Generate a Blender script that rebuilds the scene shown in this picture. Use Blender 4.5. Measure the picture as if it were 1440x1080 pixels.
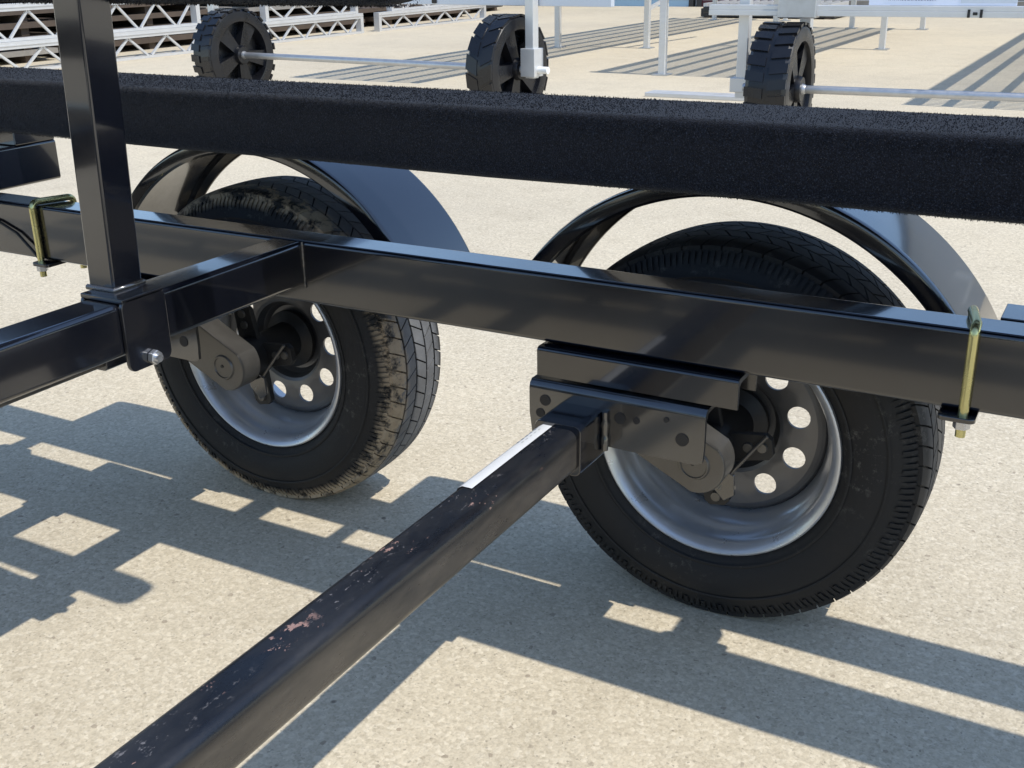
import bpy, bmesh, math, random
from math import sin, cos, pi, radians
from mathutils import Vector, Matrix
random.seed(7)
for o in list(bpy.data.objects): bpy.data.objects.remove(o)
S = bpy.context.scene
COL = S.collection

# ------------------------------------------------------------------ camera
CAM = (0.50700, -1.54080, 1.03308)
PITCH, YAW, ROLL, FPX = radians(21.2349), radians(29.4080), radians(-0.9513), 1567.67
f = Vector((-sin(YAW)*cos(PITCH), cos(YAW)*cos(PITCH), -sin(PITCH)))
r = Vector((cos(YAW), sin(YAW), 0)); u = r.cross(f)
r2 = r*cos(ROLL) + u*sin(ROLL); u2 = -r*sin(ROLL) + u*cos(ROLL)
cd = bpy.data.cameras.new('camera'); cam = bpy.data.objects.new('camera', cd); COL.objects.link(cam)
cd.sensor_width = 36; cd.lens = FPX*36/1440; cd.clip_start = 0.02; cd.clip_end = 2000
cam.matrix_world = Matrix(((r2.x, u2.x, -f.x, CAM[0]), (r2.y, u2.y, -f.y, CAM[1]), (r2.z, u2.z, -f.z, CAM[2]), (0, 0, 0, 1)))
S.camera = cam

# ------------------------------------------------------------------ light
KX, KY = 0.65, 0.045                       # ground shift of a shadow for each metre of height
to_sun = Vector((KX, -KY, 1)).normalized()
W = bpy.data.worlds.new('World'); S.world = W; W.use_nodes = True
nt = W.node_tree; bg = nt.nodes['Background']
sky = nt.nodes.new('ShaderNodeTexSky'); sky.sky_type = 'NISHITA'; sky.sun_disc = False
sky.sun_elevation = math.asin(to_sun.z); sky.sun_rotation = math.atan2(to_sun.x, to_sun.y)
sky.air_density = 1.0; sky.dust_density = 0.3; sky.ozone_density = 1.9
nt.links.new(sky.outputs[0], bg.inputs[0]); bg.inputs[1].default_value = 0.15
sl = bpy.data.lights.new('sun', 'SUN'); sl.energy = 2.65; sl.angle = radians(0.53); sl.color = (1.0, 0.955, 0.875)
sun = bpy.data.objects.new('sun', sl); COL.objects.link(sun)
sun.rotation_euler = (-to_sun).to_track_quat('-Z', 'Y').to_euler(); sun.location = (4, -2, 8)
S.view_settings.view_transform = 'Standard'; S.view_settings.look = 'None'
S.view_settings.gamma = 1; S.view_settings.use_curve_mapping = False
S.view_settings.exposure = 0.58

# ------------------------------------------------------------------ material helpers
def lin(h):
    h = h.lstrip('#'); v = [int(h[i:i+2], 16)/255 for i in (0, 2, 4)]
    return tuple(c/12.92 if c <= .04045 else ((c+.055)/1.055)**2.4 for c in v)
class NT:
    def __init__(s, name):
        s.m = bpy.data.materials.new(name); s.m.use_nodes = True; s.t = s.m.node_tree
        s.b = s.t.nodes['Principled BSDF']
    def n(s, t, **k):
        d = s.t.nodes.new('ShaderNode'+t)
        for a, v in k.items(): setattr(d, a, v)
        return d
    def l(s, a, b): s.t.links.new(a, b)
    def val(s, sock, v):
        if hasattr(v, 'is_linked'): s.l(v, sock)
        else: sock.default_value = v
    def coord(s, kind='Object'):
        if kind == 'World': return s.n('NewGeometry').outputs['Position']
        return s.n('TexCoord').outputs[kind]
    def noise(s, co, scale, detail=3, rough=.55, out='Fac', dist=0):
        d = s.n('TexNoise'); s.l(co, d.inputs['Vector']); d.inputs['Scale'].default_value = scale
        d.inputs['Detail'].default_value = detail; d.inputs['Roughness'].default_value = rough
        d.inputs['Distortion'].default_value = dist
        return d.outputs[out]
    def voro(s, co, scale, out='Distance', feature='F1'):
        d = s.n('TexVoronoi', feature=feature); s.l(co, d.inputs['Vector']); d.inputs['Scale'].default_value = scale
        return d.outputs[out]
    def ramp(s, fac, stops):
        d = s.n('ValToRGB'); s.l(fac, d.inputs[0]); e = d.color_ramp.elements
        while len(e) < len(stops): e.new(.5)
        for i, (p, c) in enumerate(stops):
            e[i].position = p; e[i].color = (*(c if not isinstance(c, (int, float)) else (c, c, c)), 1)
        return d.outputs[0]
    def mix(s, fac, a, b, mode='MIX'):
        d = s.n('Mix', data_type='RGBA', blend_type=mode)
        s.val(d.inputs[0], fac)
        for k, v in ((6, a), (7, b)):
            if hasattr(v, 'is_linked'): s.l(v, d.inputs[k])
            else: d.inputs[k].default_value = (*v, 1)
        return d.outputs[2]
    def math(s, op, a, b=0.0, clamp=False):
        d = s.n('Math', operation=op, use_clamp=clamp); s.val(d.inputs[0], a); s.val(d.inputs[1], b); return d.outputs[0]
    def maprange(s, v, a, b, c=0.0, d_=1.0):
        d = s.n('MapRange'); s.l(v, d.inputs[0])
        for i, x in enumerate((a, b, c, d_)): d.inputs[i+1].default_value = x
        return d.outputs[0]
    def sep(s, co):
        d = s.n('SeparateXYZ'); s.l(co, d.inputs[0]); return d.outputs
    def mapping(s, co, scale):
        d = s.n('Mapping'); s.l(co, d.inputs[0]); d.inputs['Scale'].default_value = scale; return d.outputs[0]
    def bump(s, h, strength, dist=.001, normal=None):
        d = s.n('Bump'); s.l(h, d.inputs['Height']); d.inputs['Strength'].default_value = strength
        d.inputs['Distance'].default_value = dist
        if normal is not None: s.l(normal, d.inputs['Normal'])
        return d.outputs[0]
    def set(s, **k):
        for a, v in k.items():
            sock = s.b.inputs[{'color': 'Base Color', 'rough': 'Roughness', 'metal': 'Metallic', 'normal': 'Normal',
                               'spec': 'Specular IOR Level', 'sheen': 'Sheen Weight', 'coat': 'Coat Weight'}[a]]
            if hasattr(v, 'is_linked'): s.l(v, sock)
            elif a == 'color': sock.default_value = (*v, 1)
            else: sock.default_value = v
        return s.m
M = {}
def simple(name, col, rough=.5, metal=0.0, var=.12, scale=30, bump=0.0, spec=.5):
    t = NT(name); c = t.coord()
    n = t.noise(c, scale, 4)
    cc = t.mix(n, tuple(x*(1-var) for x in col), tuple(min(1, x*(1+var)) for x in col))
    rr = t.maprange(n, .3, .7, max(.03, rough-.07), min(1, rough+.07))
    t.set(color=cc, rough=rr, metal=metal, spec=spec)
    if bump: t.set(normal=t.bump(t.noise(c, scale*6, 3), bump, .002))
    M[name] = t.m; return t.m
# concrete
t = NT('concrete'); c = t.coord('World')
big = t.noise(c, .55, 5, .6); mid = t.noise(c, 5, 4, .6); fine = t.noise(c, 95, 3, .65)
v1 = t.voro(c, 150, 'Color'); v2 = t.voro(c, 320, 'Color')
g1 = t.n('SeparateColor'); t.l(v1, g1.inputs[0]); g2 = t.n('SeparateColor'); t.l(v2, g2.inputs[0])
base = t.ramp(g1.outputs[0], [(0, (.45, .405, .325)), (.35, (.54, .492, .400)), (.7, (.60, .55, .452)), (1, (.74, .695, .60))])
base2 = t.ramp(g2.outputs[0], [(0, (.43, .39, .315)), (.3, (.55, .504, .41)), (1, (.66, .61, .51))])
cc = t.mix(.5, base, base2)
cc = t.mix(t.maprange(g2.outputs[1], .984, .99, 0, .6), cc, (.25, .225, .19))
cc = t.mix(t.maprange(g1.outputs[2], .992, .996, 0, .6), cc, (.27, .23, .19))
cc = t.mix(.6, cc, t.ramp(fine, [(.3, .80), (.5, 1.0), (.72, 1.12)]), 'MULTIPLY')
cc = t.mix(1.0, cc, t.ramp(big, [(.3, (.90, .90, .91)), (.55, (1, 1, 1)), (.75, (1.05, 1.04, 1.02))]), 'MULTIPLY')
cc = t.mix(.6, cc, t.ramp(mid, [(.28, (.88, .87, .85)), (.5, (1, 1, 1)), (.8, (1.06, 1.05, 1.03))]), 'MULTIPLY')
spots = t.noise(c, 2.3, 4, .75)
cc = t.mix(t.maprange(spots, .66, .76, 0, .25), cc, (.30, .27, .23))
dots = t.voro(c, 9, 'Distance')
cc = t.mix(t.math('MULTIPLY', t.maprange(dots, .055, .03), t.maprange(t.noise(c, 3.3, 2), .5, .6)), cc, (.16, .14, .12))
cc = t.mix(1.0, cc, (1.04, .985, .885), 'MULTIPLY')
h = t.math('ADD', t.math('MULTIPLY', t.voro(c, 150), -.7), fine)
t.set(color=cc, rough=.88, spec=.25, normal=t.bump(h, .35, .0025)); M['concrete'] = t.m
simple('joint', (.11, .10, .09), .95, scale=8)
# gloss black paint
t = NT('black_paint'); c = t.coord()
n = t.noise(c, 6, 4, .6); peel = t.noise(c, 420, 2); wav = t.noise(c, 14, 2)
dust = t.maprange(t.noise(c, 3.1, 6, .7), .5, .8, 0, .022)
t.set(color=t.mix(dust, (.0040, .0049, .0085), (.22, .2, .17)), rough=t.maprange(n, .3, .75, .12, .26),
      normal=t.bump(wav, .012, .004, t.bump(peel, .04, .0006)), spec=.6, coat=1.0)
t.b.inputs['Coat Roughness'].default_value = .06; t.b.inputs['Coat IOR'].default_value = 1.6
M['black_paint'] = t.m
# dusty bracket paint
t = NT('bracket_paint'); c = t.coord()
n = t.noise(c, 9, 6, .7); pit = t.noise(c, 160, 3, .7)
scr = t.noise(t.mapping(c, (18, 40, 160)), 2.2, 4, .7)
col = t.mix(t.maprange(n, .45, .8, .0, .22), (.011, .0115, .013), (.20, .18, .15))
col = t.mix(t.maprange(scr, .69, .76, 0, .5), col, (.16, .15, .14))
rust = t.maprange(t.noise(c, 22, 5, .8), .69, .76, 0, .9)
col = t.mix(rust, col, (.20, .085, .035))
t.set(color=col, rough=t.maprange(n, .3, .75, .14, .30), normal=t.bump(pit, .06, .001), spec=.7, coat=1.0); t.b.inputs['Coat IOR'].default_value = 1.7; t.b.inputs['Coat Roughness'].default_value = .1; M['bracket_paint'] = t.m
# worn axle paint
t = NT('axle_paint'); c = t.coord()
st = t.mapping(c, (1, .28, 1)); xyz = t.sep(c)
n = t.noise(st, 16, 6, .7); pit = t.noise(c, 210, 3, .7)
chip = t.noise(t.mapping(c, (1, .55, 1)), 34, 5, .78); spk = t.noise(t.mapping(c, (1, .5, 1)), 170, 3, .7)
topm = t.maprange(xyz[2], .405, .416, .0, 1.0)
nrm = t.n('NewGeometry'); nz = t.sep(nrm.outputs['Normal'])
col = t.mix(t.maprange(n, .4, .78, .0, .34), (.008, .0088, .0115), (.085, .078, .068))
side = t.maprange(xyz[2], .408, .398, .0, 1.0)
col = t.mix(t.math('MULTIPLY', side, t.maprange(t.noise(st, 30, 5, .7), .35, .7, .15, .6)), col, (.105, .092, .076))
line = t.math('MULTIPLY', t.maprange(xyz[0], -.158, -.146), t.maprange(xyz[0], -.112, -.128))
line = t.math('MULTIPLY', line, t.maprange(t.noise(c, 6.5, 2), .38, .52))
col = t.mix(t.math('MULTIPLY', t.math('MULTIPLY', t.maprange(spk, .60, .67, 0, .6), line), topm), col, (.24, .225, .22))
pr = t.math('MULTIPLY', t.math('MULTIPLY', t.maprange(chip, .60, .625), topm, True), t.maprange(t.noise(c, 13, 2), .52, .56))
col = t.mix(pr, col, t.mix(t.noise(c, 90, 2), (.30, .16, .12), (.36, .25, .22)))
t.set(color=col, rough=t.maprange(n, .3, .7, .22, .42), normal=t.bump(t.math('SUBTRACT', pit, pr), .12, .0010), spec=.6)
M['axle_paint'] = t.m
# rim, rubber, mud
t = NT('rim_silver'); c = t.coord(); n = t.noise(c, 18, 5, .65)
t.set(color=t.mix(n, (.50, .52, .55), (.64, .66, .69)), rough=t.maprange(n, .3, .7, .25, .4), metal=.65, normal=t.bump(t.noise(c, 300, 2), .05, .0005))
M['rim_silver'] = t.m
def rubber(name, mud):
    t = NT(name); c = t.coord(); xyz = t.sep(c)
    n = t.noise(c, 14, 6, .7); f_ = t.noise(c, 240, 3, .7)
    rad = t.math('SQRT', t.math('ADD', t.math('MULTIPLY', xyz[0], xyz[0]), t.math('MULTIPLY', xyz[2], xyz[2])))
    col = t.mix(t.maprange(n, .4, .78, 0, .4), (.010, .0105, .012), (.034, .033, .031))
    scuff = t.math('MULTIPLY', t.maprange(t.noise(c, 55, 5, .8), .55, .72, 0, .5), t.maprange(t.noise(c, 7, 3, .6), .48, .66))
    col = t.mix(scuff, col, (.20, .19, .17))
    # grey wear on the running surface
    col = t.mix(t.math('MULTIPLY', t.maprange(rad, .3155, .3185, 0, .75), t.maprange(n, .25, .6, .5, 1)), col, (.21, .215, .225) if mud else (.07, .07, .072))
    if mud:
        edge = t.math('MULTIPLY', t.maprange(rad, .286, .302), t.maprange(xyz[1], .050, .030))
        patch = t.maprange(t.math('ADD', t.noise(c, 26, 6, .72), t.math('MULTIPLY', t.noise(c, 4, 2), .35)), .60, .70)
        m_ = t.math('MULTIPLY', edge, patch, True)
        low = t.math('MULTIPLY', t.maprange(rad, .30, .31), t.maprange(xyz[2], -.17, -.29, 0, .9))
        m_ = t.math('MAXIMUM', m_, t.math('MULTIPLY', low, t.maprange(t.noise(c, 40, 5, .7), .40, .55)))
        col = t.mix(m_, col, t.mix(t.noise(c, 70, 3), (.24, .18, .115), (.47, .38, .265)))
        t.set(normal=t.bump(t.math('ADD', t.math('MULTIPLY', m_, 2.0), f_), .4, .0015))
    else:
        t.set(normal=t.bump(f_, .2, .001))
    t.set(color=col, rough=t.maprange(n, .3, .7, .55, .8), spec=.4); M[name] = t.m
rubber('rubber_muddy', True); rubber('rubber', False)
# carpet
t = NT('carpet'); c = t.coord()
s1 = t.noise(c, 520, 2, .6); s2 = t.noise(c, 60, 4, .7); s3 = t.noise(c, 900, 1)
col = t.ramp(s1, [(.3, (.0026, .003, .005)), (.55, (.0075, .0092, .0148)), (.68, (.020, .0245, .036)), (.8, (.065, .076, .10))])
col = t.mix(t.maprange(s2, .55, .8, 0, .4), col, (.018, .0205, .028))
t.set(color=col, rough=.95, spec=.12, sheen=.12, normal=t.bump(s3, .8, .002)); M['carpet'] = t.m
simple('zinc_yellow', lin('#cfc88e'), .26, .9, .08, 25)
simple('zinc', (.62, .63, .65), .3, .9, .15, 80)
simple('cast_metal', (.13, .124, .115), .38, .6, .3, 22, .15)
simple('hub_black', (.016, .016, .017), .5, .1, .4, 30, .1)
simple('rim_dark', (.15, .15, .155), .38, .6, .25, 20)
simple('label_white', (.80, .80, .78), .45, 0, .05, 40)
simple('aluminium', (.66, .66, .65), .42, .45, .08, 12)
simple('galvanised', (.52, .53, .54), .38, .75, .18, 25)
simple('beam_pale', (.62, .66, .72), .45, .3, .06, 9)
simple('plastic_black', (.007, .0075, .010), .3, 0, .5, 9, .1)
simple('clamp_black', (.012, .012, .012), .5)
simple('deck_tan', (.40, .36, .30), .7, 0, .2, 10)
simple('timber_dark', (.085, .062, .045), .85, 0, .45, 7)
simple('timber_grey', (.27, .25, .22), .8, 0, .35, 6)
simple('timber_pale', (.52, .44, .36), .8, 0, .3, 6)
simple('dark_frame', (.03, .03, .032), .6, 0, .3, 8)
simple('wall_grey', (.50, .51, .52), .6, 0, .06, 3)
simple('door_blue', (.33, .50, .64), .5, 0, .05, 2)
simple('maroon', (.075, .012, .022), .45, 0, .15, 4)
simple('sign_white', (.74, .78, .88), .4, 0, .03, 3)
simple('sign_ink', (.16, .24, .36), .5)

# ------------------------------------------------------------------ mesh helpers
class MB:
    def __init__(s): s.v = []; s.f = []
    def add(s, vs, fs):
        o = len(s.v); s.v += [tuple(v) for v in vs]; s.f += [tuple(i+o for i in q) for q in fs]; return s
    def box(s, x0, x1, y0, y1, z0, z1):
        vs = [(x, y, z) for z in (z0, z1) for y in (y0, y1) for x in (x0, x1)]
        return s.add(vs, [(0, 2, 3, 1), (4, 5, 7, 6), (0, 1, 5, 4), (2, 6, 7, 3), (0, 4, 6, 2), (1, 3, 7, 5)])
    def prism(s, poly, axis, a, b, caps=True):
        """poly: 2D ring; axis 0: (y,z), 1: (x,z), 2: (x,y); extruded a..b along the axis"""
        def p3(q, t):
            return (t, q[0], q[1]) if axis == 0 else (q[0], t, q[1]) if axis == 1 else (q[0], q[1], t)
        n = len(poly); vs = [p3(q, a) for q in poly] + [p3(q, b) for q in poly]
        fs = [(i, (i+1) % n, n+(i+1) % n, n+i) for i in range(n)]
        if caps: fs += [tuple(range(n-1, -1, -1)), tuple(range(n, 2*n))]
        return s.add(vs, fs)
    def bar(s, p0, p1, w, h=None):
        p0, p1 = Vector(p0), Vector(p1); d = (p1-p0).normalized(); h = h or w
        up = Vector((0, 0, 1)) if abs(d.z) < .95 else Vector((1, 0, 0))
        a = d.cross(up).normalized()*w/2; b = a.cross(d).normalized()*h/2
        vs = [p+x for p in (p0, p1) for x in (-a-b, a-b, a+b, -a+b)]
        return s.add(vs, [(0, 1, 2, 3), (7, 6, 5, 4), (0, 4, 5, 1), (1, 5, 6, 2), (2, 6, 7, 3), (3, 7, 4, 0)])
    def tube(s, pts, rad, n=10, caps=True):
        pts = [Vector(p) for p in pts]; rings = []; prev = None
        for i, p in enumerate(pts):
            d = (pts[min(i+1, len(pts)-1)]-pts[max(i-1, 0)]).normalized()
            if prev is None:
                a = d.cross(Vector((0, 0, 1)) if abs(d.z) < .9 else Vector((1, 0, 0))).normalized()
            else: a = (prev-d*prev.dot(d)).normalized()
            prev = a; b = d.cross(a)
            rr = rad[i] if isinstance(rad, (list, tuple)) else rad
            rings.append([p+a*cos(2*pi*k/n)*rr+b*sin(2*pi*k/n)*rr for k in range(n)])
        vs = [v for q in rings for v in q]; fs = []
        for i in range(len(pts)-1):
            for k in range(n): fs.append((i*n+k, i*n+(k+1) % n, (i+1)*n+(k+1) % n, (i+1)*n+k))
        if caps: fs += [tuple(range(n-1, -1, -1)), tuple(range(len(vs)-n, len(vs)))]
        return s.add(vs, fs)
    def lathe(s, prof, n=64, closed=False):
        """prof: list of (y, r) revolved about the Y axis"""
        vs = []; m = len(prof); fs = []
        for k in range(n):
            a = 2*pi*k/n
            vs += [(r_*cos(a), y, r_*sin(a)) for y, r_ in prof]
        for k in range(n):
            k2 = (k+1) % n
            for i in range(m if closed else m-1):
                j = (i+1) % m; fs.append((k*m+i, k*m+j, k2*m+j, k2*m+i))
        return s.add(vs, fs)
    def move(s, M4):
        s.v = [tuple(M4 @ Vector(v)) for v in s.v]; return s
    def build(s, name, mat, parent=None, smooth=None, loc=None, bevel=0, recalc=True):
        me = bpy.data.meshes.new(name); me.from_pydata(s.v, [], s.f); me.update()
        if recalc or bevel:
            b = bmesh.new(); b.from_mesh(me)
            if bevel: 
                b.normal_update()
                es = [e for e in b.edges if len(e.link_faces) == 2 and e.calc_face_angle(0) > .6]
                bmesh.ops.bevel(b, geom=es, offset=bevel, segments=2, profile=.5, affect='EDGES', clamp_overlap=True)
            bmesh.ops.recalc_face_normals(b, faces=b.faces); b.to_mesh(me); b.free()
        me.materials.append(M[mat] if isinstance(mat, str) else mat)
        if smooth is not None:
            me.shade_smooth() if smooth >= 180 else me.set_sharp_from_angle(angle=radians(smooth))
            for p_ in me.polygons: p_.use_smooth = True
        ob = bpy.data.objects.new(name, me); COL.objects.link(ob)
        if smooth is not None and smooth in (35, 40):
            wn = ob.modifiers.new('weighted_normals', 'WEIGHTED_NORMAL'); wn.weight = 100; wn.keep_sharp = True; wn.mode = 'FACE_AREA'
        if parent is not None: ob.parent = parent
        if loc is not None: ob.location = loc
        return ob
def rrect(u0, u1, v0, v1, rad, seg=5):
    out = []
    for cu, cv, a0 in ((u1-rad, v1-rad, 0), (u0+rad, v1-rad, 90), (u0+rad, v0+rad, 180), (u1-rad, v0+rad, 270)):
        for k in range(seg+1):
            a = radians(a0+90*k/seg); out.append((cu+rad*cos(a), cv+rad*sin(a)))
    return out
def circ(cu, cv, rad, n=32): return [(cu+rad*cos(2*pi*k/n), cv+rad*sin(2*pi*k/n)) for k in range(n)]
def rtube(name, mat, parent, axis, a, b, u0, u1, v0, v1, rad, **k):
    return MB().prism(rrect(u0, u1, v0, v1, rad), axis, a, b).build(name, mat, parent, smooth=35, **k)
def empty(name, loc=(0, 0, 0), rz=0.0):
    o = bpy.data.objects.new(name, None); COL.objects.link(o); o.location = loc; o.rotation_euler = (0, 0, rz); o.empty_display_size = .2; return o
def tag(o, label=None, cat=None, group=None, kind=None):
    for k, v in (('label', label), ('category', cat), ('group', group), ('kind', kind)):
        if v: o[k] = v
    return o
def mirror_copy(o, yc, parent=None):
    c_ = o.copy(); COL.objects.link(c_); c_.parent = parent if parent is not None else o.parent
    if parent is None:
        c_.location = (o.location.x, 2*yc-o.location.y, o.location.z); c_.scale = (1, -1, 1)
    for ch in [x for x in COL.objects if x.parent == o]: mirror_copy(ch, yc, c_)
    return c_

# ------------------------------------------------------------------ ground
g = tag(MB().box(-400, 400, -300, 500, -.6, -.03).build('ground', 'joint'), kind='structure')
SX, SY, JG = 7.6, 6.2, .009
slab = None
for i in range(-4, 3):
    for j in range(-2, 4):
        if slab is None:
            slab = MB().box(-SX/2+JG/2, SX/2-JG/2, -SY/2+JG/2, SY/2-JG/2, -.03, 0).build('concrete_slab', 'concrete', g, bevel=.004)
            o = slab
        else:
            o = slab.copy(); COL.objects.link(o); o.parent = g
        o.location = (1.6-SX/2+i*SX, 9.4-SY/2+(j-1)*SY, 0)
# the yard beyond the slabs that can be told apart
XL, XR = 1.6-5*SX, 1.6+2*SX
YN, YF = 9.4-4*SY, 9.4+2*SY
yard = MB()
yard.box(-400, XL, -300, 500, -.03, -.001); yard.box(XR, 400, -300, 500, -.03, -.001)
yard.box(XL, XR, -300, YN, -.03, -.001); yard.box(XL, XR, YF, 500, -.03, -.001)
tag(yard.build('pavement', 'concrete'), kind='structure')

# ------------------------------------------------------------------ boat trailer
WR, D = 0.3132, 0.9234          # wheel centre height, distance between the two wheels
YC = -1.0                       # trailer centre line
T = empty('boat_trailer'); tag(T, 'black painted tandem axle boat trailer with carpeted bunks, standing on pale concrete', 'trailer')
mir = []                         # parts that also stand on the other side
# rails
RY0, RY1, RZ0, RZ1 = -.18, -.117, .501, .6045
mir.append(rtube('side_rail', 'black_paint', T, 0, -3.4, 2.9, RY0, RY1, RZ0, RZ1, .007))
# cross members with weld bead
for xr in (-.643, 2.2, -2.55):
    cm = rtube('cross_member', 'black_paint', T, 1, 2*YC-RY0, RY0, xr-.065, xr, .5305, .603, .008)
    wb = MB().tube([(xr+.001, RY0-.001, .528+.0755*k/24 + 0) for k in range(25)], [.0022+.0010*random.random() for k in range(25)], 8)
    wb.build('weld_bead', 'bracket_paint', cm, smooth=60)
# clamp bracket over the cross member
def clamp(xr, y0=-.562, y1=-.484, zb=.507):
    pl = rrect(y0, y1, zb, .6085, .012)
    b = MB().prism(pl, 0, xr+.001, xr+.007).prism(pl, 0, xr-.072, xr-.066)
    b.box(xr-.072, xr+.007, y0+.002, y1-.002, .604, .6105)
    o = b.build('clamp_bracket', 'black_paint', T, bevel=.0015, smooth=40)
    yb, z = (y0+y1)/2+.002, .5195
    bo = MB().tube([(xr-.085, yb, z), (xr+.022, yb, z)], .0058, 14)
    bo.build('bolt', 'zinc', o, smooth=40)
    MB().prism([(yb+.0105*cos(pi/3*k+.3), z+.0105*sin(pi/3*k+.3)) for k in range(6)], 0, xr+.0075, xr+.0165).build('nut', 'zinc', o, bevel=.001)
    return o
clamp(-.643); clamp(-2.55)
# guide posts and carpet covered guide board
def pile(name, parent, x0, x1, ring, count, ln=.0042):
    """short carpet fibres standing on a rounded-rectangle ring (y,z) swept along x"""
    n = len(ring); per = []; tot = 0
    cy = sum(q[0] for q in ring)/n; cz = sum(q[1] for q in ring)/n
    for i in range(n):
        a, b = ring[i], ring[(i+1) % n]; L = math.hypot(b[0]-a[0], b[1]-a[1]); per.append((tot, L, a, b)); tot += L
    vs = []; fs = []; R_ = random.Random(3)
    starts = [q[0] for q in per]
    import bisect
    for k in range(count):
        t_ = R_.random()*tot; i = bisect.bisect_right(starts, t_)-1; s0, L, a, b = per[i]
        w = (t_-s0)/max(L, 1e-9); y = a[0]+(b[0]-a[0])*w; z = a[1]+(b[1]-a[1])*w
        ny, nz = (b[1]-a[1])/max(L, 1e-9), -(b[0]-a[0])/max(L, 1e-9)
        if ny*(y-cy)+nz*(z-cz) < 0: ny, nz = -ny, -nz
        x = x0+(x1-x0)*R_.random(); l = ln*(.5+R_.random())
        dx, dy, dz = R_.gauss(0, .55), ny+R_.gauss(0, .45), nz+R_.gauss(0, .45)
        m_ = math.sqrt(dx*dx+dy*dy+dz*dz) or 1; dx, dy, dz = dx*l/m_, dy*l/m_, dz*l/m_
        a_ = R_.random()*2*pi; wx, wt = .0007*cos(a_), .0007*sin(a_)
        ty, tz = -nz*wt, ny*wt
        o_ = len(vs); vs += [(x-wx, y-ty, z-tz), (x+wx, y+ty, z+tz), (x+dx, y+dy, z+dz)]; fs.append((o_, o_+1, o_+2))
    m = MB(); m.v = vs; m.f = fs
    o = m.build(name, 'carpet', parent, recalc=False); o['kind'] = 'stuff'; return o
PX0, PX1, PY0, PY1 = -.724, -.676, -.536, -.484
def post(dx):
    b = MB(); lo = rrect(PX0, PX1, PY0, PY1, .004); n = len(lo); dxt, dyt = .018, -.004
    z0, z1 = .6108, 1.10
    vs = [(x+dx, y, z0) for x, y in lo] + [(x+dx+dxt*(z1-z0)/.38, y+dyt, z1) for x, y in lo]
    b.add(vs, [(i, (i+1) % n, n+(i+1) % n, n+i) for i in range(n)] + [tuple(range(n-1, -1, -1)), tuple(range(n, 2*n))])
    o = b.build('guide_post', 'black_paint', T, smooth=35)
    MB().tube([(PX0+dx-.001, PY0-.001, .612), (PX1+dx+.001, PY0-.001, .612), (PX1+dx+.001, PY1, .612), (PX0+dx-.001, PY1, .612)], .0042, 8).build('weld_bead', 'bracket_paint', o, smooth=60)
    return o
post(0); post(-1.907)
gr = rrect(-.484, -.409, .978, 1.079, .018)
gb = MB(); xs = [-2.8+.05*k for k in range(51)]; xs[-1] = -.262
pr = []
for x in xs: pr.append((x, 1.0))
pr += [(-.245, .94), (-.236, .82), (-.231, .6)]
ring0 = gr; n = len(gr); cy, cz = -.4465, 1.0285; vs = []
for x, sc in pr: vs += [(x, cy+(y-cy)*sc, cz+(z-cz)*sc) for y, z in gr]
fs = []
for i in range(len(pr)-1):
    for k in range(n): fs.append((i*n+k, i*n+(k+1) % n, (i+1)*n+(k+1) % n, (i+1)*n+k))
fs += [tuple(range(n-1, -1, -1)), tuple(range(len(vs)-n, len(vs)))]
gbo = gb.add(vs, fs).build('guide_board', 'carpet', T, smooth=50)
pile('carpet_pile', gbo, -1.2, -.235, gr, 26000, .0026)
# bunks
def bunk(y0, y1, z0, z1, rad, x0, x1, fibres):
    rg = rrect(y0, y1, z0, z1, rad, 6); xs = [x0+(x1-x0)*k/60 for k in range(61)]; n = len(rg); vs = []; R_ = random.Random(5)
    for x in xs:
        wz = .0012*sin(x*3.1)+.0008*sin(x*11+1); vs += [(x, y, z+wz*(.4 if z > (z0+z1)/2 else 1)) for y, z in rg]
    fs = []
    for i in range(60):
        for k in range(n): fs.append((i*n+k, i*n+(k+1) % n, (i+1)*n+(k+1) % n, (i+1)*n+k))
    fs += [tuple(range(n-1, -1, -1)), tuple(range(len(vs)-n, len(vs)))]
    o = MB().add(vs, fs).build('bunk', 'carpet', T, smooth=50)
    if fibres: pile('carpet_pile', o, -1.75, .75, rg, fibres, .0016)
    return o
bk = bunk(-.284, -.126, .757, .8475, .009, -2.9, 2.6, 150000)
ob = bunk(-.068, .050, .757, .824, .014, -2.9, 2.6, 0)
for x, w in ((.49, .058), (-.43, .058), (-.215, .032), (-1.12, .05), (1.5, .06), (-2.1, .06)):
    mir.append(MB().box(x-w/2, x+w/2, -.20, .035, .748, .7565).build('bunk_strap', 'black_paint', T, bevel=.001))
# second tube crossing on top of the rails, with an upright under the outer bunk
for x in (-1.45, 1.95):
    tb = rtube('bolster_tube', 'black_paint', T, 1, 2*YC-.03, .03, x-.07, x, .6052, .686, .006)
    for k in (0, 1):
        b = MB().prism([(x-.070, .6862), (x, .6862), (x, .756), (x-.07, .756)], 1, -.066, .03)
        if k: b.v = [(a, 2*YC-y, z) for a, y, z in b.v]
        b.build('upright', 'black_paint', tb, bevel=.002)
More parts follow.
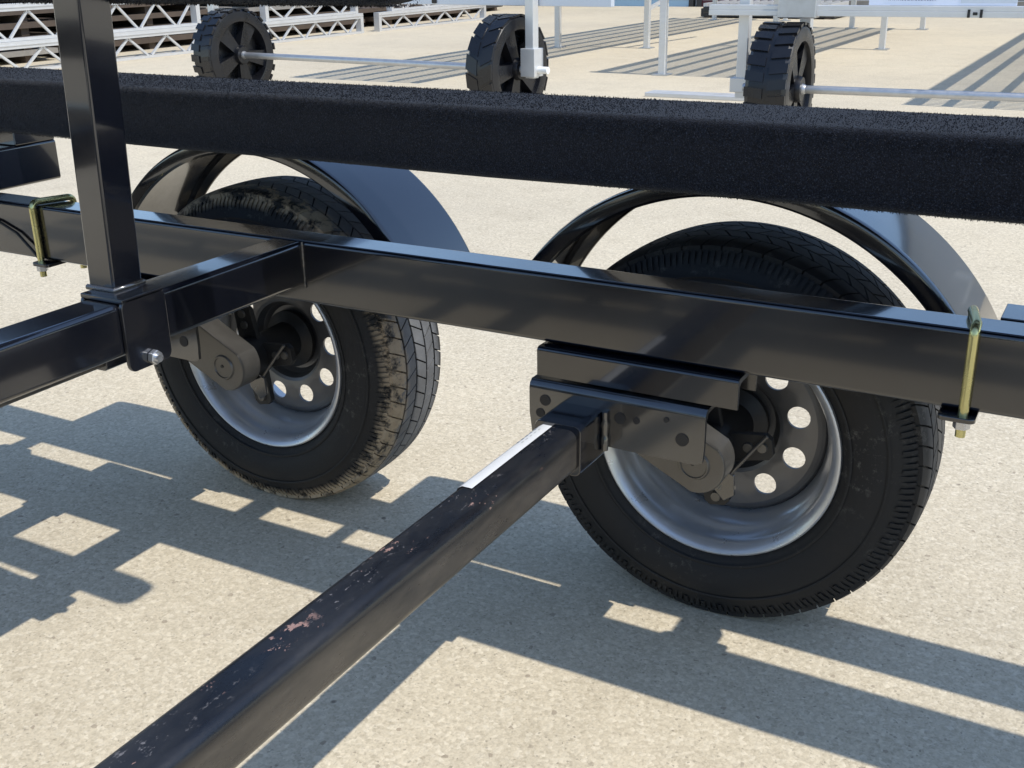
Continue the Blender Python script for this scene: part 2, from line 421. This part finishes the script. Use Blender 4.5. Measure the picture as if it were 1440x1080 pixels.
# axle tubes
for dx in (0, -D):
    ax = rtube('axle_tube', 'axle_paint', T, 1, 2*YC+.235, -.235, -.161+dx, -.101+dx, .3570, .4205, .013)
    for k in (0, 1):
        s = MB().prism(rrect(-.166+dx, -.095+dx, .352, .4275, .010), 1, -.285, -.2)
        if k: s.v = [(a, 2*YC-y, z) for a, y, z in s.v]
        s.build('axle_sleeve', 'black_paint', ax, smooth=35, bevel=.002)
    if dx == 0:
        lb = MB(); seg = [(-.1615+.0, .4050), (-.1612, .4115), (-.1585, .4172), (-.152, .4212), (-.138, .4213)]
        vs = [(x-.0004, y, z+.0004) for y in (-.285, -.50) for x, z in seg]
        lb.add(vs, [(i, i+1, 6+i, 5+i) for i in range(4)])
        lb.build('paper_label', 'label_white', ax, smooth=60)
        bars = MB()
        for q in range(5):
            y = -.30-.012*q
            bars.add([(-.1570, y, .4199), (-.1485, y, .4219), (-.1485, y-.006, .4219), (-.1570, y-.006, .4199)], [(0, 1, 2, 3)])
        bars.build('print_mark', 'galvanised', ax)
# axle mounts under the rail, torsion arms
def mount(dx):
    # upper channel: a folded C section, open below
    y0, y1 = -.197, -.112
    ch = MB().prism([(y0, .456), (y0, .4935), (y0+.0015, .4970), (y0+.005, .499), (y1-.005, .499), (y1-.0015, .4970), (y1, .4935), (y1, .456),
                     (y1-.006, .456), (y1-.006, .487), (y1-.011, .492), (y0+.011, .492), (y0+.006, .487), (y0+.006, .456)], 0, -.208+dx, .094+dx)
    mir.append(ch.build('mount_channel', 'black_paint', T, smooth=40))
    # lower bracket: folded plate with a rounded top edge
    y0, y1 = -.212, -.118
    def sect(zl): return [(y0, zl), (y0, .4405), (y0+.002, .4475), (y0+.008, .4525), (y1-.008, .4525), (y1-.002, .4475), (y1, .4405), (y1, .432),
                          (y1-.006, .432), (y1-.006, .437), (y1-.012, .446), (y0+.012, .446), (y0+.006, .435), (y0+.006, zl)]
    b = MB(); st = [(-.213, .402), (-.209, .372), (-.165, .372), (-.095, .372), (-.06, .371), (.045, .371), (.0545, .376), (.056, .40)]
    n = 14; vs = []
    for x, zl in st: vs += [(x+dx, y, z) for y, z in sect(zl)]
    fs = []
    for i in range(len(st)-1):
        for k in range(n): fs.append((i*n+k, i*n+(k+1) % n, (i+1)*n+(k+1) % n, (i+1)*n+k))
    fs += [tuple(range(n-1, -1, -1)), tuple(range(len(vs)-n, len(vs)))]
    o = b.add(vs, fs).build('mount_bracket', 'bracket_paint', T, smooth=35); mir.append(o)
    for x, z, rad in ((-.187, .425, .0085), (-.195, .404, .007), (-.069, .419, .0085), (-.044, .420, .005), (.024, .405, .0095), (.0, .43, .004)):
        MB().prism(circ(x+dx, z, rad, 18), 1, y0-.0012, y0+.001).build('bolt_hole', 'hub_black', o, smooth=40)
    MB().tube([(-.090+dx, y0-.004, .366+.006*random.random()+.0046*k) for k in range(14)], [.004+.003*random.random() for k in range(14)], 8).build('weld_bead', 'bracket_paint', o, smooth=60)
    # torsion arm: tear-drop plate from the torsion tube to the spindle
    cx, cz, R1, ex, ez, R2 = 0.006+dx, .3185, .047, -.130+dx, .388, .046
    out = []; th = math.atan2(ez-cz, ex-cx)
    for k in range(25): a = th-radians(112)-radians(136)*(-k/24) - 0; out.append((cx+R1*cos(th+radians(112)-radians(-1)*0+radians(136)*k/24), cz+R1*sin(th+radians(112)+radians(136)*k/24)))
    for k in range(13): a = th-radians(100)+radians(200)*k/12; out.append((ex+R2*cos(a), ez+R2*sin(a)))
    arm = MB().prism(out, 1, -.106, -.056).build('torsion_arm', 'cast_metal', T, smooth=40, bevel=.004); mir.append(arm)
    MB().lathe([(-.1075, 0), (-.1075, .0195), (-.1095, .0205), (-.1095, .0225), (-.1062, .0245)], 28).build('spindle_face', 'cast_metal', arm, smooth=40, loc=(cx, 0, cz))
    MB().prism(circ(cx-.002, cz+.002, .0032, 12), 1, -.1088, -.107).build('centre_mark', 'hub_black', arm)
    # brake mounting flange with arms, behind the arm
    fl = MB()
    for k in range(4):
        a = radians(10+90*k); w = .024
        d_, e_ = Vector((cos(a), sin(a))), Vector((-sin(a), cos(a)))
        pl = [d_*.02-e_*w, d_*.092-e_*w*.85, d_*.100-e_*w*.5, d_*.100+e_*w*.5, d_*.092+e_*w*.85, d_*.02+e_*w]
        fl.prism([(dx+p_.x, WR+p_.y) for p_ in pl], 1, -.022+.0005*k, -.010+.0005*k)
    fl.prism(circ(dx, WR, .040), 1, -.058, -.004)
    fo = fl.build('brake_flange', 'hub_black', T, smooth=40, bevel=.0015); mir.append(fo)
    for k in range(4):
        a = radians(10+90*k)
        for rr in (.062, .084): MB().lathe([(-.0255, 0), (-.0255, .0075), (-.021, .0085)], 14).build('bolt_head', 'cast_metal', fo, loc=(dx+rr*cos(a), 0, WR+rr*sin(a)))
    wire = MB().tube([(dx+.092, -.032, .352), (dx+.075, -.036, .330), (dx+.05, -.042, .296), (dx+.033, -.047, .268), (dx+.028, -.049, .258)], .003, 8)
    wo = wire.build('brake_rod', 'cast_metal', T, smooth=60)
    lug = MB().prism([(dx+.012, .30), (dx+.05, .285), (dx+.052, .252), (dx+.036, .240), (dx+.014, .262)], 1, -.050, -.044)
    lug.build('cable_lug', 'bracket_paint', T, bevel=.001)
mount(0); mount(-D)
# wheels
def rim_mesh():
    m = MB()
    prof = [(.001, .1975), (-.0035, .1965), (-.0048, .1940), (-.0035, .1905), (.0005, .1860), (.0055, .1815), (.0105, .1785), (.020, .1765), (.036, .1750), (.043, .1690),
            (.054, .1635), (.076, .1610), (.086, .1560)]
    back = [(.110, .162), (.140, .1775), (.158, .180), (.164, .19), (.1705, .1975), (.166, .1975), (.156, .184), (.125, .1805), (.085, .168), (.048, .175), (.039, .1805), (.018, .1835), (.008, .1900)]
    m.lathe(prof+back, 96, True)
    return m
def disc_mesh():
    """dished steel disc with ten round holes, as a thin plate"""
    NH, HR, RH = 10, .1135, .0185
    m = bmesh.new(); nseg = 12
    def yy(rr): 
        pts = [(.046, .108), (.066, .107), (.074, .098), (.080, .083), (.090, .078), (.125, .077), (.143, .080), (.152, .086), (.158, .094)]
        for (a, b), (c_, d_) in zip(pts, pts[1:]):
            if rr <= c_: return b+(d_-b)*max(0, (rr-a))/(c_-a)
        return pts[-1][1]
    radii_in = [.046, .066, .074, .080, .086]; radii_out = [.141, .147, .152, .158]
    vs = []; fs = []
    A0 = radians(-92)
    for h_ in range(NH):
        ac = A0+2*pi*h_/NH; a0, a1 = ac-pi/NH, ac+pi/NH
        def add(rr, a): vs.append((rr*cos(a), yy(rr), rr*sin(a))); return len(vs)-1
        K = 8
        for ra, rb in zip(radii_in, radii_in[1:]):
            for k in range(K):
                q0, q1 = a0+(a1-a0)*k/K, a0+(a1-a0)*(k+1)/K
                fs.append((add(ra, q0), add(ra, q1), add(rb, q1), add(rb, q0)))
        for ra, rb in zip(radii_out, radii_out[1:]):
            for k in range(K):
                q0, q1 = a0+(a1-a0)*k/K, a0+(a1-a0)*(k+1)/K
                fs.append((add(ra, q0), add(ra, q1), add(rb, q1), add(rb, q0)))
        # cell with a hole: outer boundary points and circle points
        ra, rb = radii_in[-1], radii_out[0]; bd = []
        for k in range(K): bd.append((ra, a0+(a1-a0)*k/K))
        for k in range(K): bd.append((ra+(rb-ra)*k/K, a1))
        for k in range(K): bd.append((rb, a1+(a0-a1)*k/K))
        for k in range(K): bd.append((rb+(ra-rb)*k/K, a0))
        cx, cz = HR*cos(ac), HR*sin(ac); N_ = len(bd); o_ = []; i_ = []; l_ = []
        for rr, a in bd:
            o_.append(add(rr, a)); dx_, dz_ = rr*cos(a)-cx, rr*sin(a)-cz; q = math.hypot(dx_, dz_)
            px, pz = cx+dx_/q*RH, cz+dz_/q*RH; R0 = math.hypot(px, pz); vs.append((px, yy(R0), pz)); i_.append(len(vs)-1)
            vs.append((px, yy(R0)+.005, pz)); l_.append(len(vs)-1)
        for k in range(N_):
            j = (k+1) % N_; fs.append((o_[k], o_[j], i_[j], i_[k])); fs.append((i_[k], i_[j], l_[j], l_[k]))
    d = MB(); d.v = vs; d.f = fs; m.free(); return d
def tyre_mesh():
    m = MB()
    prof = [(.010, .192), (.002, .1968), (-.005, .205), (-.0125, .220), (-.017, .240), (-.0165, .258), (-.012, .275), (-.0035, .291), (.004, .301), (.012, .3085), (.03, .3120),
            (.085, .3135), (.140, .3120), (.158, .3085), (.166, .301), (.174, .291), (.182, .275), (.187, .258), (.187, .24), (.182, .22), (.176, .205), (.168, .1968), (.160, .192), (.085, .189)]
    m.lathe(prof, 128, True)
    # low sidewall bead lines
    for rr, yb in ((.2125, -.0098), (.268, -.0146)):
        m.lathe([(yb-.0016, rr-.0025), (yb-.0024, rr), (yb-.0016, rr+.0025), (yb+.002, rr)], 128, True)
    def top(y):  # running surface radius over the width
        q = abs(y-.085)/.073; return .3205-.0045*q**2.4
    NB = 62
    ribs = [(.004, .036, .5), (.041, .066, .0), (.0705, .0995, .5), (.104, .129, .0), (.134, .166, .5)]
    for k in range(NB):
        for ri, (ya, yb, ph) in enumerate(ribs):
            a0 = 2*pi*(k+ph)/NB; da = 2*pi/NB*.90; ns = 2
            sk = .25*2*pi/NB*(1 if ri % 2 else -1)
            vs = []; fs = []
            yl = [ya, (ya+yb)/2, yb]
            for q in range(ns+1):
                for yi, y in enumerate(yl):
                    a = a0+da*q/ns+sk*(yi-1); rt = top(y)
                    if ri == 0 and yi == 0: rt -= .004
                    if ri == 4 and yi == 2: rt -= .004
                    vs.append((rt*cos(a), y, rt*sin(a)))
            for q in range(ns+1):
                for yi, y in enumerate(yl):
                    a = a0+da*q/ns+sk*(yi-1); rb = .3065 if not ((ri == 0 and yi == 0) or (ri == 4 and yi == 2)) else .2985
                    vs.append((rb*cos(a), y, rb*sin(a)))
            w = 3; nn = (ns+1)*w
            for q in range(ns):
                for yi in range(2): fs.append((q*w+yi, q*w+yi+1, (q+1)*w+yi+1, (q+1)*w+yi))
            for yi in range(2):
                fs.append((yi, nn+yi, nn+yi+1, yi+1)); e = ns*w; fs.append((e+yi, e+yi+1, nn+e+yi+1, nn+e+yi))
            for q in range(ns):
                fs.append((q*w, (q+1)*w, nn+(q+1)*w, nn+q*w)); fs.append((q*w+2, nn+q*w+2, nn+(q+1)*w+2, (q+1)*w+2))
            m.add(vs, fs)
    # radial shoulder lugs on both sidewalls
    for side in (0, 1):
        for k in range(NB*3):
            a = 2*pi*(k+.25)/(NB*3); w = 2*pi/(NB*3)*.30; ln_ = (.280, .286, .274)[k % 3]
            pts = [(ln_, -.0085), (.2945, -.0045), (.3045, .0035)]
            vs = []
            for rr, y in pts:
                for s_ in (-1, 1):
                    for dn in (.0005, -.004):
                        yy = y-dn if side == 0 else .17-(y-dn); vs.append((rr*cos(a+s_*w), yy, rr*sin(a+s_*w)))
            fs = []
            for i in range(2):
                b0 = i*4; fs += [(b0, b0+2, b0+6, b0+4), (b0, b0+4, b0+5, b0+1), (b0+2, b0+3, b0+7, b0+6)]
            fs += [(0, 1, 3, 2), (8, 10, 11, 9)]
            m.add(vs, fs)
    return m
rimm, discm, tyrm = rim_mesh(), disc_mesh(), tyre_mesh()
hubm = MB().lathe([(-.004, 0), (-.004, .034), (.040, .036), (.080, .038), (.090, .058), (.100, .058), (.112, .040), (.150, .034), (.156, .02), (.157, 0)], 40)
w_front = None
for i, dx in enumerate((0, -D)):
    w = rimm.build('wheel', 'rim_silver', T, smooth=45, loc=(dx, 0, WR)) if i == 0 else None
    if w is None:
        w = w_front.copy(); COL.objects.link(w); w.location = (dx, 0, WR); w.rotation_euler = (0, radians(13), 0)
    else: w_front = w
    discm.build('wheel_disc', 'rim_dark', w, smooth=40)
    tyrm.build('tyre', 'rubber_muddy' if i else 'rubber', w, smooth=28, recalc=True)
    hubm.build('hub', 'hub_black', w, smooth=40)
    mir.append(w)
# fenders
def fender(dx):
    R_, y0, y1, A0, A1, n = .4125, .002, .205, 27, 153, 56
    prof = [(y0+.004, R_-.030), (y0, R_-.026), (y0, R_-.008), (y0+.003, R_-.002), (y0+.009, R_), (y1-.009, R_), (y1-.003, R_-.002), (y1, R_-.008), (y1, R_-.026), (y1-.004, R_-.030)]
    ins = [(y1-.006, R_-.029), (y1-.0025, R_-.025), (y1-.0025, R_-.0095), (y1-.010, R_-.0028), (y0+.010, R_-.0028), (y0+.0025, R_-.0095), (y0+.0025, R_-.025), (y0+.006, R_-.029)]
    ring = prof+ins; m = len(ring); vs = []; fs = []
    for k in range(n+1):
        a = radians(A0+(A1-A0)*k/n)
        vs += [(dx+rr*cos(a), y, WR+rr*sin(a)) for y, rr in ring]
    for k in range(n):
        for i in range(m): fs.append((k*m+i, k*m+(i+1) % m, (k+1)*m+(i+1) % m, (k+1)*m+i))
    fs += [tuple(range(m)), tuple(range((n+1)*m-1, n*m-1, -1))]
    o = MB().add(vs, fs).build('fender', 'black_paint', T, smooth=40)
    if dx == 0:
        MB().prism([(.392, RY1+.001), (.438, RY1+.001), (.438, -.075), (.424, -.05), (.392, -.05)], 2, .5985, .6055).build('fender_foot', 'black_paint', o, bevel=.001)
    return o
mir += [fender(0), fender(-D)]
# U-bolts around the rail
def ubolt(x, tilt):
    rr = .0062; pts = []
    yf, yb, zt, zb, cr = RY0-.0075, RY1+.0075, RZ1+.0072, RZ0-.030, .012
    pts = [(x, yf, zb), (x, yf, zt-cr)]
    for k in range(1, 6): a = pi/2*k/5; pts.append((x+tilt*.004*k/5, yf+cr-cr*cos(a), zt-cr+cr*sin(a)))
    for k in range(0, 6): a = pi/2*k/5; pts.append((x+tilt, yb-cr+cr*sin(a), zt-cr+cr*cos(a)))
    pts.append((x+tilt, yb, zb))
    o = MB().tube(pts, rr, 14).build('u_bolt', 'zinc_yellow', T, smooth=60)
    MB().prism(rrect(x-.022+tilt/2, x+.022+tilt/2, RY0-.022, RY1+.022, .008), 2, RZ0-.0075, RZ0-.0012).build('clamp_plate', 'black_paint', o, bevel=.001)
    for y, xx in ((yf, x), (yb, x+tilt)):
        MB().prism([(xx+.0105*cos(pi/3*k), y+.0105*sin(pi/3*k)) for k in range(6)], 2, RZ0-.019, RZ0-.0085).build('nut', 'zinc', o, bevel=.001)
    mir.append(o)
ubolt(.372, -.012); ubolt(-1.272, .02)
# brake cable on the rail face
MB().tube([(-1.60, RY0-.004, .575), (-1.45, RY0-.004, .574), (-1.38, RY0-.005, .566), (-1.33, RY0-.006, .548), (-1.292, RY0-.008, .520), (-1.275, RY0-.006, .500), (-1.262, RY0+.006, .494)], .0028, 8).build('brake_cable', 'hub_black', T, smooth=60)
for o in mir + [bk, ob]:
    mirror_copy(o, YC)

# ------------------------------------------------------------------ dock wheels, frames and docks in the yard
def dock_wheel(parent, x, D_=.67, W_=.19, ph=0.0, chunky=False):
    R_ = D_/2
    m = MB()
    m.lathe([(-W_/2, R_*.72), (-W_/2-.004, R_*.80), (-W_/2, R_*.93), (-W_/2+.02, R_*.975), (W_/2-.02, R_*.975), (W_/2, R_*.93), (W_/2+.004, R_*.80), (W_/2, R_*.72), (0, R_*.66)], 48, True)
    nl = 26 if chunky else 18
    for k in range(nl):
        for s_ in (-1, 1):
            a = 2*pi*(k+(.5 if s_ > 0 else 0))/nl; da = 2*pi/nl*(.30 if chunky else .40); sk = .12 if not chunky else .03
            vs = [(rr*cos(a+q*da+sk*yi), s_*(.012+yi*(W_/2-.012)), rr*sin(a+q*da+sk*yi)) for rr in (R_*.955, R_*(1.0 if chunky else .992)) for yi in (0, 1) for q in (-1, 1)]
            m.add(vs, [(0, 1, 3, 2), (4, 6, 7, 5), (0, 4, 5, 1), (2, 3, 7, 6), (0, 2, 6, 4), (1, 5, 7, 3)])
    m.lathe([(-W_/2-.01, .025), (-W_/2-.01, .062), (-W_/2+.02, .072), (W_/2-.02, .072), (W_/2+.01, .062), (W_/2+.01, .025)], 24, True)
    for k in range(5):
        a = 2*pi*(k+ph)/5; d_ = Vector((cos(a), 0, sin(a))); e_ = Vector((-sin(a), 0, cos(a)))
        vs = [d_*q+e_*s_*w_+Vector((0, y, 0)) for q, w_ in ((.055, .034), (R_*.76, .062)) for y in (-W_/2+.018, W_/2-.018) for s_ in (-1, 1)]
        m.add(vs, [(0, 1, 3, 2), (4, 6, 7, 5), (0, 4, 5, 1), (2, 3, 7, 6), (0, 2, 6, 4), (1, 5, 7, 3)])
    # closed web in the middle of the wheel
    m.lathe([(-.012, .06), (-.012, R_*.72), (.012, R_*.72), (.012, .06)], 36, True)
    m.move(Matrix.Rotation(-pi/2, 4, 'Z') @ Matrix.Rotation(ph*2, 4, 'Y'))
    o = m.build('roller_wheel', 'plastic_black', parent, smooth=35, loc=(x, 0, R_))
    MB().lathe([(-W_/2-.028, 0), (-W_/2-.028, .022), (-W_/2-.010, .030), (W_/2+.010, .030), (W_/2+.028, .022), (W_/2+.028, 0)], 18).move(Matrix.Rotation(-pi/2, 4, 'Z')).build('hub', 'galvanised', o, smooth=40)
    return o
# carriage with the two wheels behind the rear trailer wheel
yaw = radians(-5)
A = empty('dock_carriage', (-3.09, 4.86, 0), yaw); tag(A, 'aluminium dock carriage on a pair of black wheels joined by a pipe', 'dock carriage', 'wheeled dock carriages')
dock_wheel(A, 0, ph=.13); dock_wheel(A, -2.50, ph=.62, chunky=True)
ap = MB().tube([(-2.66, 0, .335), (-.08, 0, .335)], .022, 14); ap.build('axle_pipe', 'galvanised', A, smooth=60)
MB().tube([(.06, 0, .335), (.30, 0, .335)], .022, 14).build('axle_stub', 'label_white', A, smooth=60)
lg = rtube('leg', 'aluminium', A, 2, .285, 1.02, .150, .212, -.031, .031, .005); MB().box(.128, .232, -.052, .052, .295, .465).build('axle_bracket', 'aluminium', lg, bevel=.003)
l2 = rtube('leg', 'aluminium', A, 2, .285, 1.02, -2.71, -2.65, -.031, .031, .005)
bm_ = MB().box(-2.95, .72, .04, .08, .712, .90); bm_.build('end_beam', 'beam_pale', A, bevel=.004)
MB().box(-.62, -.585, .028, .045, .72, .755).build('end_cap', 'clamp_black', A, bevel=.004)
# carriage to the right
B = empty('dock_carriage', (-1.2, 4.42, 0), radians(2.2)); tag(B, 'aluminium dock carriage with a long low beam carrying the pale blue sign', 'dock carriage', 'wheeled dock carriages')
dock_wheel(B, 0, ph=.35, W_=.21, chunky=True); dock_wheel(B, 2.5, ph=.5, W_=.21, chunky=True)
MB().tube([(-.2, 0, .335), (2.7, 0, .335)], .021, 14).build('axle_pipe', 'galvanised', B, smooth=60)
lb_ = rtube('leg', 'aluminium', B, 2, .27, 1.02, -.262, -.205, .06, .12, .005); MB().box(-.290, -.19, .05, .13, .30, .375).build('axle_bracket', 'aluminium', lb_, bevel=.003)
rtube('leg', 'aluminium', B, 2, .27, 1.02, 2.70, 2.757, .06, .12, .005)
MB().box(-.40, 2.95, -.03, .03, .700, .728).box(-.40, 2.95, -.026, .026, .7285, .752).build('lower_beam', 'aluminium', B, bevel=.002)
MB().box(-.03, .165, -.05, .05, .69, .86).build('corner_block', 'galvanised', B, bevel=.006)
rtube('inner_post', 'aluminium', B, 2, .62, 1.02, .04, .10, .15, .21, .005)
cb = MB().box(.88, .892, -.036, -.0305, .70, .738).box(.905, .925, -.036, -.0305, .712, .726).box(.936, .948, -.036, -.0305, .70, .738); cb.build('clip', 'clamp_black', B)
MB().box(-.435, -.4, -.02, .02, .712, .742).build('end_cap', 'clamp_black', B, bevel=.003)
# sign on the beam
sg = empty('sign_board', (-.42, 4.46, .7535), radians(2.2)); tag(sg, 'pale blue and white advertising sign with a web address, standing on the dock beam', 'sign')
MB().box(-.37, .31, -.006, .006, 0, .36).build('panel', 'sign_white', sg, bevel=.001)
MB().box(.06, .31, -.0075, -.0064, .012, .35).build('picture_area', 'beam_pale', sg)
cu = bpy.data.curves.new('web_address', 'FONT'); cu.body = 'www.dockndeck.com'; cu.size = .036; cu.align_x = 'LEFT'; cu.extrude = .0004
to = bpy.data.objects.new('web_address', cu); COL.objects.link(to)
bpy.context.view_layer.update()
me = bpy.data.meshes.new_from_object(to.evaluated_get(bpy.context.evaluated_depsgraph_get())); bpy.data.objects.remove(to)
me.materials.clear(); me.materials.append(M['sign_ink'])
tx = bpy.data.objects.new('web_address', me); COL.objects.link(tx); tx.parent = sg; tx.location = (-.28, -.0075, .022); tx.rotation_euler = (pi/2, 0, 0); tx.scale = (.72, 1, 1)
# docks with slatted decks above eye height, standing on legs
def dock(x0, x1, y0, y1, legs, label, brace=None):
    o = empty('dock', ((x0+x1)/2, y0, 0)); tag(o, label, 'dock', 'docks on legs')
    ox, oy = (x0+x1)/2, y0; zt = 1.085
    for xa in (x0, x1-.05): MB().box(xa-ox, xa+.05-ox, 0, y1-y0, zt-.11, zt-.012).build('side_beam', 'aluminium', o)
    st = MB()
    for k in (1, 2, 3, 4): xa = x0+(x1-x0)*k/5; st.box(xa-.017-ox, xa+.017-ox, .004, y1-y0-.004, zt-.075, zt-.013)
    st.build('stringer', 'aluminium', o)
    k = 0; sm = MB(); y = y0
    while y < y1:
        wd = .030; sm.box(x0-ox-.01, x1-ox+.01, y-oy, y-oy+wd, zt-.012, zt); y += .070
    so = sm.build('deck_slats', 'deck_tan', o, recalc=False); so['kind'] = 'stuff'
    for lx, ly in legs:
        l_ = rtube('leg', 'aluminium', o, 2, .012, zt-.02, lx-ox-.03, lx-ox+.03, ly-oy-.03, ly-oy+.03, .004)
        MB().box(lx-ox-.07, lx-ox+.07, ly-oy-.07, ly-oy+.07, .0005, .012).build('foot_plate', 'galvanised', l_)
    if brace: MB().bar((brace[0]-ox, brace[1]-oy, brace[2]), (brace[3]-ox, brace[4]-oy, brace[5]), .035).build('brace', 'aluminium', o)
    return o
dock(-5.60, -4.28, 6.5, 15.9, [(-5.45, 10.22), (-4.46, 10.44), (-5.5, 15.6), (-4.4, 15.6)], 'aluminium dock on square legs casting the slatted shadow nearest the white trusses', (-4.46, 10.5, .42, -3.9, 12.2, 1.0))
dock(-3.22, -1.93, 7.83, 14.35, [(-3.245, 7.88), (-2.04, 11.03), (-2.2, 14.2), (-3.1, 14.2), (-3.19, 11.03)], 'aluminium dock on square legs with its front leg behind the single wheel')
dock(-.27, 1.02, 6.6, 13.95, [(-.2, 13.8), (.95, 6.8), (.95, 13.8)], 'aluminium dock whose shadow falls past the long axle pipe')
# flat strip left of the right carriage
tag(MB().box(-2.80, -2.02, 6.42, 6.60, .0, .03).build('aluminium_plank', 'aluminium', bevel=.004), 'flat aluminium plank lying on the concrete beside the dock carriage', 'plank')

# ------------------------------------------------------------------ white trusses on the left
def truss(x, y0, y1, z0, h, label, depth=1.25, group='stacked dock trusses'):
    o = empty('dock_truss', (x, (y0+y1)/2, z0)); tag(o, label, 'truss', group)
    oy = (y0+y1)/2; a, b = y0-oy, y1-oy; ch = .068
    MB().box(-.05, .03, a, b, h-ch, h-.001).box(.0305, .038, a, b, h-ch*.55, h-ch*.42).build('top_chord', 'aluminium', o)
    MB().box(-.05, .03, a, b, .001, .028).build('bottom_chord', 'aluminium', o)
    for ye in (a, b-.06): MB().box(-.056, .034, ye+.0005, ye+.0605, .0, h-.0005).build('end_post', 'aluminium', o)
    n_ = max(2, round((y1-y0)/.56)); p_ = (y1-y0-.16)/n_
    for k in range(n_):
        ya = a+.08+k*p_
        for q0, q1 in (((ya, h-ch), (ya+p_*.46, .028)), ((ya+p_*.56, .028), (ya+p_, h-ch))):
            MB().bar((0, q0[0], q0[1]), (0, q1[0], q1[1]), .022, .022).build('web_strut', 'aluminium', o)
    return o
truss(-9.16, 3.4, 8.54, 0, .29, 'white aluminium dock truss on the ground under another, by the black spoked wheel')
truss(-9.19, 3.3, 8.47, .2905, .345, 'white aluminium dock truss lying on top of another, by the black spoked wheel')
truss(-9.18, 9.55, 11.58, 0, .265, 'short white dock truss on the ground in the middle of the row')
truss(-9.20, 9.60, 11.50, .2655, .26, 'short white dock truss stacked second in the middle of the row')
truss(-9.16, 11.92, 14.9, 0, .255, 'white dock truss on the ground at the end of the row by the building')
truss(-9.20, 12.3, 14.8, .2555, .2, 'white dock truss stacked second at the end of the row by the building')
# stacks of old dock boards behind the trusses
def board_stack(x, y, w, l, n, label, mats):
    R_ = random.Random(int(x*31+y*17)); o = empty('board_stack', (x, y, 0)); tag(o, label, 'stack', 'board stacks behind the trusses')
    z = 0
    for k in range(n):
        if k % 2 == 0:
            for yy in (-l*.36, l*.02, l*.38): MB().box(-w/2+.05, w/2-.05, yy-.05, yy+.05, z, z+.075).build('bearer', 'timber_dark', o)
            z += .0755
        else:
            nb = 5; off = R_.uniform(-.12, .12); mt = R_.choice(mats)
            for q in range(nb):
                xa = -w/2+w*q/nb; e = R_.uniform(-.1, .1)
                MB().box(xa+.006, xa+w/nb-.006, -l/2+off+e, l/2+off+e, z, z+.055+R_.uniform(-.006, .006)).build('board', mt, o)
            z += .062
    return o
mts = ['timber_grey', 'timber_dark', 'timber_dark']
board_stack(-10.75, 5.6, 1.6, 3.0, 12, 'tall weathered board stack directly behind the tallest white trusses', mts)
board_stack(-10.8, 8.5, 1.6, 2.2, 10, 'short weathered board stack by the end of the tallest white trusses', mts)
board_stack(-10.5, 11.3, 1.4, 2.6, 9, 'weathered board stack directly behind the short white trusses', mts)
board_stack(-10.5, 14.3, 1.3, 2.8, 5, 'low weathered board stack behind the last white trusses', mts)
board_stack(-13.6, 11.6, 1.6, 3.4, 18, 'tallest board stack at the back of the row', mts)
board_stack(-13.9, 7.4, 1.6, 3.4, 16, 'board stack at the back behind the tall one', ['timber_grey', 'timber_pale'])
# dark crates between
def bin_box(x, y, w, l, h, label, mat):
    o = empty('storage_box', (x, y, 0), .06); tag(o, label, 'box', 'storage boxes')
    MB().box(-w/2, w/2, -l/2, l/2, .06, h).build('body', mat, o, bevel=.01)
    MB().box(-w/2-.02, w/2+.02, -l/2-.02, l/2+.02, h+.001, h+.05).build('lid', mat, o, bevel=.008)
    for yy in (-l*.35, l*.35): MB().box(-w/2, w/2, yy-.05, yy+.05, 0, .0595).build('skid', 'timber_dark', o)
bin_box(-10.9, 16.6, 1.2, 2.0, .8, 'dark storage box at the end of the truss row', 'dark_frame')
bin_box(-11.2, 9.8, .4, .28, .75, 'grey storage box between the board stacks', 'wall_grey')
# dark slatted frame lying far off
o = empty('slatted_frame', (-4.9, 16.6, 0)); tag(o, 'dark slatted frame with white ribs lying on the far concrete', 'frame')
MB().box(-1.0, 1.1, -.5, .5, .02, .14).build('base_panel', 'dark_frame', o)
for k in range(16): MB().box(-.95+.13*k, -.90+.13*k, -.54, .54, .1405, .22).build('rib', 'aluminium', o)
for sx in (-.9, 1.0): MB().box(sx-.05, sx+.05, -.5, .5, 0, .0195).build('skid', 'timber_dark', o)

# ------------------------------------------------------------------ building at the back
bl = empty('warehouse', (-6, 19.4, 0)); tag(bl, 'long grey warehouse with pale blue and maroon doors behind the docks', 'building')
MB().box(-26, 24, .12, 14, 0, 5.2).build('wall', 'wall_grey', bl)
MB().box(-26.3, 24.3, -.2, 14.3, 5.2, 5.5).build('roof', 'dark_frame', bl)
for i, (a, b, mt) in enumerate(((-6.2, -3.2, 'dark_frame'), (-3.05, -1.35, 'door_blue'), (-1.1, .4, 'maroon'), (.7, 4.6, 'timber_grey'), (5.0, 9.0, 'door_blue'), (-11, -7, 'door_blue'))):
    d = MB().box(a, b, .03, .118, .0, 3.4).build('door' if 'blue' in mt else 'door_panel', mt, bl)
    MB().box(a-.09, a-.001, .0, .1185, 0, 3.5).box(b+.001, b+.09, .0, .1185, 0, 3.5).box(a-.09, b+.09, .0, .1185, 3.501, 3.6).build('door_frame', 'dark_frame', d)
    for k in range(5): MB().box(a+.02, b-.02, .018, .0295, .12+.65*k, .135+.65*k).build('door_rib', 'wall_grey', d)
MB().box(-13.5, -8.2, -3.0, -.4, .0005, .04).build('apron_kerb', 'wall_grey', bl)
